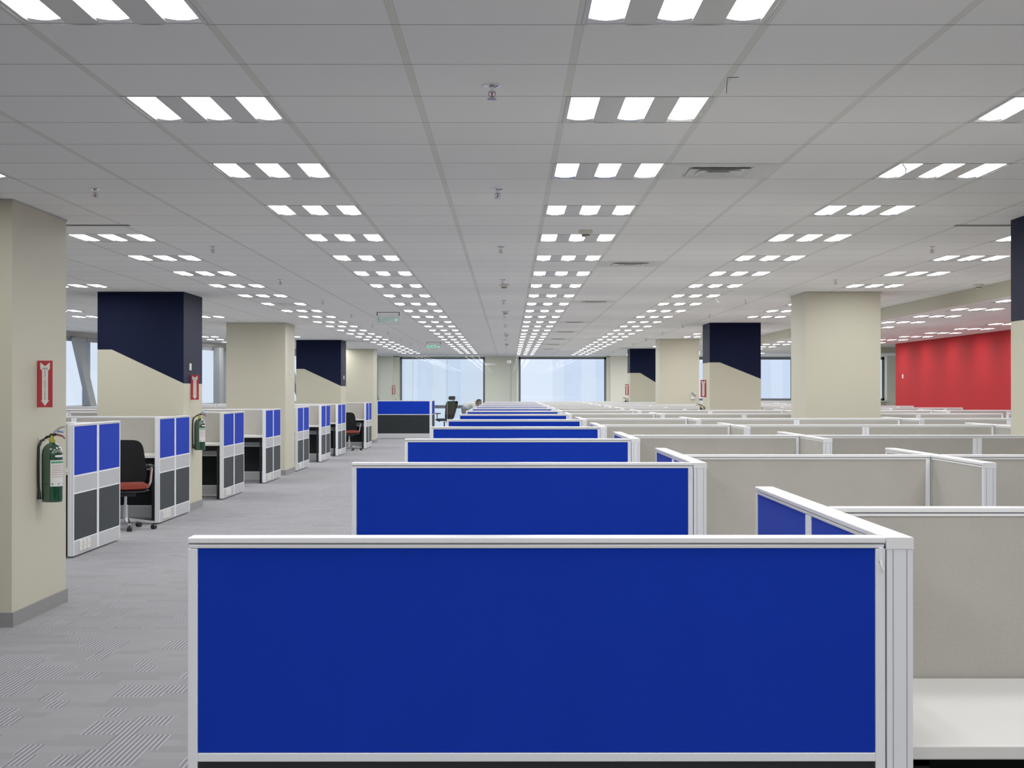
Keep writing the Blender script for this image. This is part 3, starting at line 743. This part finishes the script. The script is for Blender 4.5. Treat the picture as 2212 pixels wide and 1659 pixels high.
def extinguisher(lab, x, y, ang, zb=.735):
    t = thing('fire_extinguisher', lab, 'fire extinguisher', (x, y, zb), ang, 'green fire extinguishers')
    # local +x points away from the wall; wall plane at local x = -.085
    link('cylinder', cached('xc', lambda: MB().lathe([(.058, 0), (.066, .004), (.067, .02), (.067, .315), (.064, .34), (.054, .362), (.038, .377), (.022, .384), (.017, .392)], 28).mesh('cylinder', M['ext_green'], smooth=True)), t)
    v = link('valve', cached('xv', lambda: MB().lathe([(.018, .390), (.020, .395), (.020, .412), (.013, .418), (.013, .436)], 16).mesh('valve', M['brass'], smooth=True)), t)
    link('valve_head', cached('xh', lambda: MB().box(-.014, .03, -.012, .012, .432, .448, .002).tube([(-.012, 0, .43), (-.035, 0, .425), (-.05, .0, .41)], .009, 8).mesh('valve_head', M['dark'])), v)
    link('carry_handle', cached('xk', lambda: MB().poly([(.006, .446), (.012, .440), (.07, .424), (.082, .410), (.086, .418), (.072, .436), (.02, .452)], -.009, .009).mesh('carry_handle', M['handle_red'])), t)
    link('squeeze_lever', cached('xl', lambda: MB().poly([(.0, .455), (.012, .450), (.05, .478), (.088, .492), (.088, .498), (.045, .490)], -.009, .009).mesh('squeeze_lever', M['steel'])), t)
    link('safety_tag', cached('xt', lambda: MB().poly([(.030, .456), (.072, .452), (.076, .460), (.040, .468)], -.012, .012).mesh('safety_tag', M['handle_blue'])), t)
    hp = [(-.05, 0, .41), (-.066, -.02, .40), (-.078, -.035, .36), (-.079, -.04, .25), (-.077, -.042, .12), (-.072, -.044, .06)]
    link('hose', cached('xho', lambda: MB().tube(hp, .009, 8).mesh('hose', M['dark'], smooth=True)), t)
    link('nozzle', cached('xn', lambda: MB().tube([(-.072, -.044, .075), (-.070, -.045, .02)], [.011, .014], 8).mesh('nozzle', M['dark'])), t)
    def curved(z0, z1, a0, a1, r):
        mb = MB(); k = 10
        for j in range(k):
            t0, t1 = a0 + (a1 - a0) * j / k, a0 + (a1 - a0) * (j + 1) / k
            mb.quad((r * math.cos(t0), r * math.sin(t0), z0), (r * math.cos(t1), r * math.sin(t1), z0), (r * math.cos(t1), r * math.sin(t1), z1), (r * math.cos(t0), r * math.sin(t0), z1))
        return mb
    lb = link('label', cached('xla', lambda: curved(.105, .275, -1.45, .75, .0676).mesh('label', M['label'])), t)
    link('label_header', cached('xlb', lambda: curved(.255, .268, -1.38, .70, .0681).mesh('label_header', M['label_green'])), lb)
    def prints():
        mb = MB()
        for z in (.240, .228, .216, .205, .193, .180, .165):
            q = curved(z, z + .004, -1.3, .5 - .4 * ((z * 1000) % 3 == 0), .0681); n0 = len(mb.v); mb.v += q.v; mb.f += [tuple(n0 + i for i in f) for f in q.f]
        return mb.mesh('printed_lines', M['label_print'])
    link('printed_lines', cached('xlp', prints), lb)
    link('gauge_tag', cached('xg', lambda: curved(.295, .308, -1.0, .3, .0681).mesh('gauge_tag', M['signwhite'])), t)
    link('strap', cached('xs', lambda: curved(.118, .124, -3.14, 3.14, .0690).mesh('strap', M['dark'])), t)
    link('wall_bracket', cached('xb', lambda: MB().box(-.085, -.081, -.022, .022, .35, .42).box(-.085, -.02, -.008, .008, .405, .412).mesh('wall_bracket', M['cream_plastic'])), t)
    return t
extinguisher('green fire extinguisher hung on the nearest left column', -3.075 + .087, 9.97, 0)
extinguisher('green fire extinguisher hung on the left navy-topped column', -3.886 + .087, 18.72, 0)
extinguisher('green fire extinguisher on the right navy column above screen tops', 3.485 - .087, 27.0, PI, .78)
extinguisher('green fire extinguisher on the farthest right navy column', 3.386 - .087, 43.0, PI, .82)
extinguisher('dark fire extinguisher under the tiny sign on the end wall', -3.80, 51.2, PI / 2, .72)

# wall plates
def wall_plate(lab, loc, rz):
    t = thing('wall_switch', lab, 'switch', loc, rz)
    link('plate', cached('wp', lambda: MB().box(-.042, .042, -.012, 0, -.042, .042, .003).mesh('plate', M['outlet'])), t)
    link('rocker', cached('wr', lambda: MB().box(-.016, .016, -.015, -.012, -.025, .025, .001).mesh('rocker', M['signwhite'])), t)
wall_plate('white switch plate on the aisle face of the left navy-topped column', (-3.885, 18.55, 1.755), PI / 2)
wall_plate('white switch plate on the aisle face of the second cream left column', (-3.874, 26.95, 1.79), PI / 2)
wall_plate('white switch plate on the aisle face of the farther left navy column', (-3.889, 35.85, 1.78), PI / 2)
wall_plate('white switch plate on the red wall', (8.399, 32.4, 1.775), -PI / 2)
t = thing('emergency_light', 'small grey twin-head fitting on the far cream right column', 'wall fitting', (4.19, 34.6, 1.37))
link('body', MB().box(-.05, .05, -.05, 0, -.09, .05, .006).mesh('body', M['signwhite']), t)
for sx in (-1, 1): link('lamp_head', MB().lathe([(.028, -.02), (.032, .015), (.012, .03)], 14, (sx * .024, -.07, .045 - .05 * (sx > 0))).mesh('lamp_head', M['steel'], smooth=True), t)

# ------------------------------------------------------------------ chairs
def star_base(t, metal):
    for k in range(5):
        a = 2 * PI * k / 5 + .35; c, s = math.cos(a), math.sin(a)
        mb = MB(); n = len(mb.v)
        prof = [(.03, .024, .085, .125), (.16, .020, .078, .108), (.30, .015, .066, .084)]
        for r, wd, z0, z1 in prof:
            for (sx, z) in ((-1, z0), (1, z0), (1, z1), (-1, z1)): mb.v.append((r * c - sx * wd * s, r * s + sx * wd * c, z))
        for i in range(2):
            for q in range(4): mb.f.append((i * 4 + q, i * 4 + (q + 1) % 4, i * 4 + 4 + (q + 1) % 4, i * 4 + 4 + q))
        mb.f += [(3, 2, 1, 0), (8, 9, 10, 11)]
        lg = link('base_leg', mb.mesh('base_leg', metal), t)
        wh = MB()
        for off in (-.014, .014):
            p = Vector((.295 * c, .295 * s, .026)); ax = Vector((-s, c, 0)).lerp(Vector((c, s, 0)), .3).normalized()
            wh.tube([p + ax * (off - .009), p + ax * (off + .009)], .026, 14)
        wh.tube([(.295 * c, .295 * s, .03), (.295 * c, .295 * s, .07)], .008, 8)
        link('caster', wh.mesh('caster', M['dark']), lg)
def task_chair(lab, x, y, rz):
    """Faces local +y."""
    t = thing('task_chair', lab, 'office chair', (x, y, 0), rz, 'black mesh task chairs')
    def seat_fn(u, v): return (u, v, .455 - .02 * max(0, v / .24) ** 2 + .012 * (u / .24) ** 2), (0, 0, 1)
    link('seat', MB().pad(.48, .47, seat_fn, .075, .5).mesh('seat', M['seat_red'], smooth=True), t)
    link('seat_shell', MB().pad(.47, .46, lambda u, v: ((u, v, .415), (0, 0, 1)), .045, .5).box(-.09, .09, -.10, .12, .355, .41, .006).mesh('seat_shell', M['dark'], smooth=True), t)
    def back_fn(u, v):
        zz = .70 + v; yy = -.235 - .10 * ((v + .22) / .45) + .05 * (1 - (u / .24) ** 2) * -1 + .045
        return (u * (1 - .10 * (v / .22)), yy, zz), (0, -1, .1)
    link('backrest', MB().pad(.47, .47, back_fn, .028, .45).mesh('backrest', M['mesh_black'], smooth=True), t)
    fr = MB()
    for sx in (-1, 1): fr.tube([(sx * .07, -.15, .39), (sx * .11, -.26, .42), (sx * .16, -.285, .55), (sx * .17, -.315, .70), (sx * .16, -.345, .86)], .014, 8)
    fr.tube([(-.17, -.315, .68), (0, -.35, .67), (.17, -.315, .68)], .011, 8)
    link('back_frame', fr.mesh('back_frame', M['dark'], smooth=True), t)
    for sx in (-1, 1):
        a = link('armrest', MB().tube([(sx * .17, -.02, .41), (sx * .235, .0, .45), (sx * .255, .02, .50), (sx * .26, .04, .58), (sx * .26, .09, .645)], .014, 8).tube([(sx * .26, .09, .645), (sx * .262, .0, .652), (sx * .262, -.14, .65), (sx * .24, -.27, .64)], .013, 8).mesh('armrest', M['chrome'], smooth=True), t)
        link('arm_pad', MB().box(sx * .235, sx * .29, -.16, .10, .660, .678, .008).mesh('arm_pad', M['dark']), a)
    link('gas_lift', MB().tube([(0, 0, .10), (0, 0, .26)], .025, 14).tube([(0, 0, .26), (0, 0, .37)], .015, 12).mesh('gas_lift', M['chrome'], smooth=True), t)
    star_base(t, M['chrome'])
    return t
task_chair('black mesh chair with red seat behind the nearest left wing', -4.05, 16.10, PI + .35)
task_chair('black chair mostly hidden behind the third left wing', -4.36, 23.15, .3)
task_chair('black mesh chair with maroon seat in the farthest left bay', -3.93, 37.5, PI + .35)
def exec_chair(lab, x, y, rz):
    t = thing('executive_chair', lab, 'office chair', (x, y, 0), rz)
    link('seat', MB().pad(.52, .50, lambda u, v: ((u, v, .52), (0, 0, 1)), .09, .5).mesh('seat', M['mesh_black'], smooth=True), t)
    def bf(u, v):
        return (u * (1 + .16 * (v / .3)), -.24 - .16 * ((v + .3) / .6) - .04 * (1 - (u / .25) ** 2), .84 + v), (0, -1, .25)
    link('backrest', MB().pad(.48, .60, bf, .035, .3).mesh('backrest', M['mesh_black'], smooth=True), t)
    hr = link('headrest', MB().pad(.30, .13, lambda u, v: ((u, -.42 + .04 * (u / .15) ** 2, 1.235 + v), (0, -1, .2)), .05, .6).mesh('headrest', M['mesh_black'], smooth=True), t)
    link('headrest_stem', MB().tube([(0, -.43, 1.10), (0, -.46, 1.17), (0, -.44, 1.23)], .014, 8).mesh('stem', M['dark']), hr)
    link('back_frame', MB().tube([(0, -.10, .44), (0, -.27, .50), (0, -.36, .75), (0, -.44, 1.12)], .022, 8).mesh('back_frame', M['dark'], smooth=True), t)
    for sx in (-1, 1):
        a = link('armrest', MB().tube([(sx * .20, 0, .46), (sx * .31, 0, .50), (sx * .31, 0, .71)], .016, 8).mesh('armrest', M['dark'], smooth=True), t)
        link('arm_pad', MB().box(sx * .265, sx * .355, -.14, .14, .71, .745, .01).mesh('arm_pad', M['dark']), a)
    link('gas_lift', MB().tube([(0, 0, .10), (0, 0, .46)], .024, 12).mesh('gas_lift', M['dark'], smooth=True), t)
    star_base(t, M['dark'])
exec_chair('black high-back chair with headrest inside the glass room', -2.12, 50.1, .75)

# ------------------------------------------------------------------ person bent over in the glass room
def skin_mesh(name, verts, edges, radii, mat, root=0, sub=2):
    me = bpy.data.meshes.new(name); me.from_pydata(verts, edges, [])
    o = bpy.data.objects.new(name + '_build', me); COL.objects.link(o)
    md = o.modifiers.new('s', 'SKIN'); md.use_smooth_shade = True
    for i, r in enumerate(radii):
        r = r if isinstance(r, tuple) else (r, r)
        me.skin_vertices[0].data[i].radius = r
        me.skin_vertices[0].data[i].use_root = (i == root)
    s = o.modifiers.new('d', 'SUBSURF'); s.levels = sub; s.render_levels = sub
    bpy.context.view_layer.update()
    ev = o.evaluated_get(bpy.context.evaluated_depsgraph_get())
    m2 = bpy.data.meshes.new_from_object(ev); m2.name = name
    COL.objects.unlink(o); bpy.data.objects.remove(o)
    m2.materials.clear(); m2.materials.append(mat)
    for p in m2.polygons: p.use_smooth = True; p.material_index = 0
    return m2
per = thing('person', 'person in white shirt and grey trousers bending over behind the glass', 'person', (-1.46, 50.45, 0))
hip, chest, neck = (0, 0, .90), (.27, 0, 1.06), (.37, 0, 1.08)
V = [hip, (.13, 0, 1.0), chest, neck, (.415, 0, 1.095), (.465, 0, 1.10), (.505, 0, 1.075)]
E_ = [(0, 1), (1, 2), (2, 3), (3, 4), (4, 5), (5, 6)]
R = [(.10, .10), (.11, .10), (.12, .11), .062, .085, (.108, .095), (.085, .078)]
def add(pts, rad, root):
    prev = root
    for p, r in zip(pts, rad):
        V.append(p); R.append(r); E_.append((prev, len(V) - 1)); prev = len(V) - 1
    return prev
for s in (-1, 1):
    add([(-.02, s * .10, .84), (.06, s * .11, .47), (-.06, s * .11, .09), (.03, s * .115, .045), (.12, s * .12, .035)], [.07, .05, .042, .038, .03], 0)
    e = add([(.30, s * .17, 1.02), (.34, s * .20, .80), (.47, s * .16, .62), (.52, s * .15, .56)], [.055, .043, .032, .03], 2)
    for k in range(4):
        V.append((.545 + .008 * (k % 2), s * .15 + (k - 1.5) * .019, .515)); R.append(.0095); E_.append((e, len(V) - 1))
        V.append((.55, s * .15 + (k - 1.5) * .019, .475 + .008 * abs(k - 1.5))); R.append(.008); E_.append((len(V) - 2, len(V) - 1))
    V.append((.525, s * .15 - s * .045, .53)); R.append(.010); E_.append((e, len(V) - 1))
bmesh_body = skin_mesh('body', V, E_, R, M['skin'])
bm = bmesh.new(); bm.from_mesh(bmesh_body)
hd = Vector((.468, 0, 1.092))
for v in bmesh.ops.create_uvsphere(bm, u_segments=24, v_segments=16, radius=1)['verts']:
    c = v.co; v.co = hd + Vector((c.x * .102, c.y * (.086 - .012 * max(0, c.x)), c.z * .102))
for f in bm.faces: f.smooth = True
bm.to_mesh(bmesh_body); bm.free()
link('body', bmesh_body, per)
SV = [(-.035, 0, .875), (.12, 0, 1.0), chest, (.345, 0, 1.075)]; SE = [(0, 1), (1, 2), (2, 3)]; SR = [(.185, .165), (.17, .155), (.16, .15), .08]
for s in (-1, 1):
    b0 = len(SV); SV += [(.30, s * .17, 1.02), (.335, s * .197, .82)]; SR += [.068, .056]; SE += [(2, b0), (b0, b0 + 1)]
link('shirt', skin_mesh('shirt', SV, SE, SR, M['shirt']), per)
TV = [(.03, 0, .965), (-.02, 0, .84)]; TE = [(0, 1)]; TR = [(.172, .165), (.15, .145)]
for s in (-1, 1):
    b0 = len(TV); TV += [(-.02, s * .10, .80), (.055, s * .11, .47), (-.06, s * .11, .11)]; TR += [.098, .07, .062]; TE += [(1, b0), (b0, b0 + 1), (b0 + 1, b0 + 2)]
link('trousers', skin_mesh('trousers', TV, TE, TR, M['trousers']), per)
hd = Vector((.468, 0, 1.092)); up = Vector((-.45, 0, .89)).normalized(); fwd = Vector((.74, 0, -.67)).normalized()
bm = bmesh.new(); bmesh.ops.create_uvsphere(bm, u_segments=24, v_segments=16, radius=1)
bmesh.ops.delete(bm, geom=[v for v in bm.verts if v.co.dot(up) < .62 * v.co.dot(fwd) - .14 - .30 * (v.co.dot(fwd) < -.2)], context='VERTS')
for v in bm.verts: v.co = hd + Vector((v.co.x * .110, v.co.y * .094, v.co.z * .110))
link('hair', MB().from_bm(bm).mesh('hair', M['hair'], smooth=True), per)
def lump(name, c, rad, mat):
    b = bmesh.new(); bmesh.ops.create_uvsphere(b, u_segments=12, v_segments=8, radius=1)
    for v in b.verts: v.co = Vector(c) + Vector((v.co.x * rad[0], v.co.y * rad[1], v.co.z * rad[2]))
    return link(name, MB().from_bm(b).mesh(name, M[mat], smooth=True), per)
side = Vector((0, 1, 0))
lump('nose', hd + fwd * .098 - up * .012, (.016, .012, .018), 'skin')
for q in (-1, 1):
    lump('eye', hd + fwd * .088 + up * .012 + side * q * .032, (.010, .012, .010), 'ink')
    lump('ear', hd + side * q * .086 - up * .005 - fwd * .005, (.020, .010, .026), 'skin')
    lump('shoe', (.055, q * .118, .042), (.135, .050, .042), 'ink')
lump('mouth', hd + fwd * .082 - up * .045, (.010, .024, .007), 'handle_red')
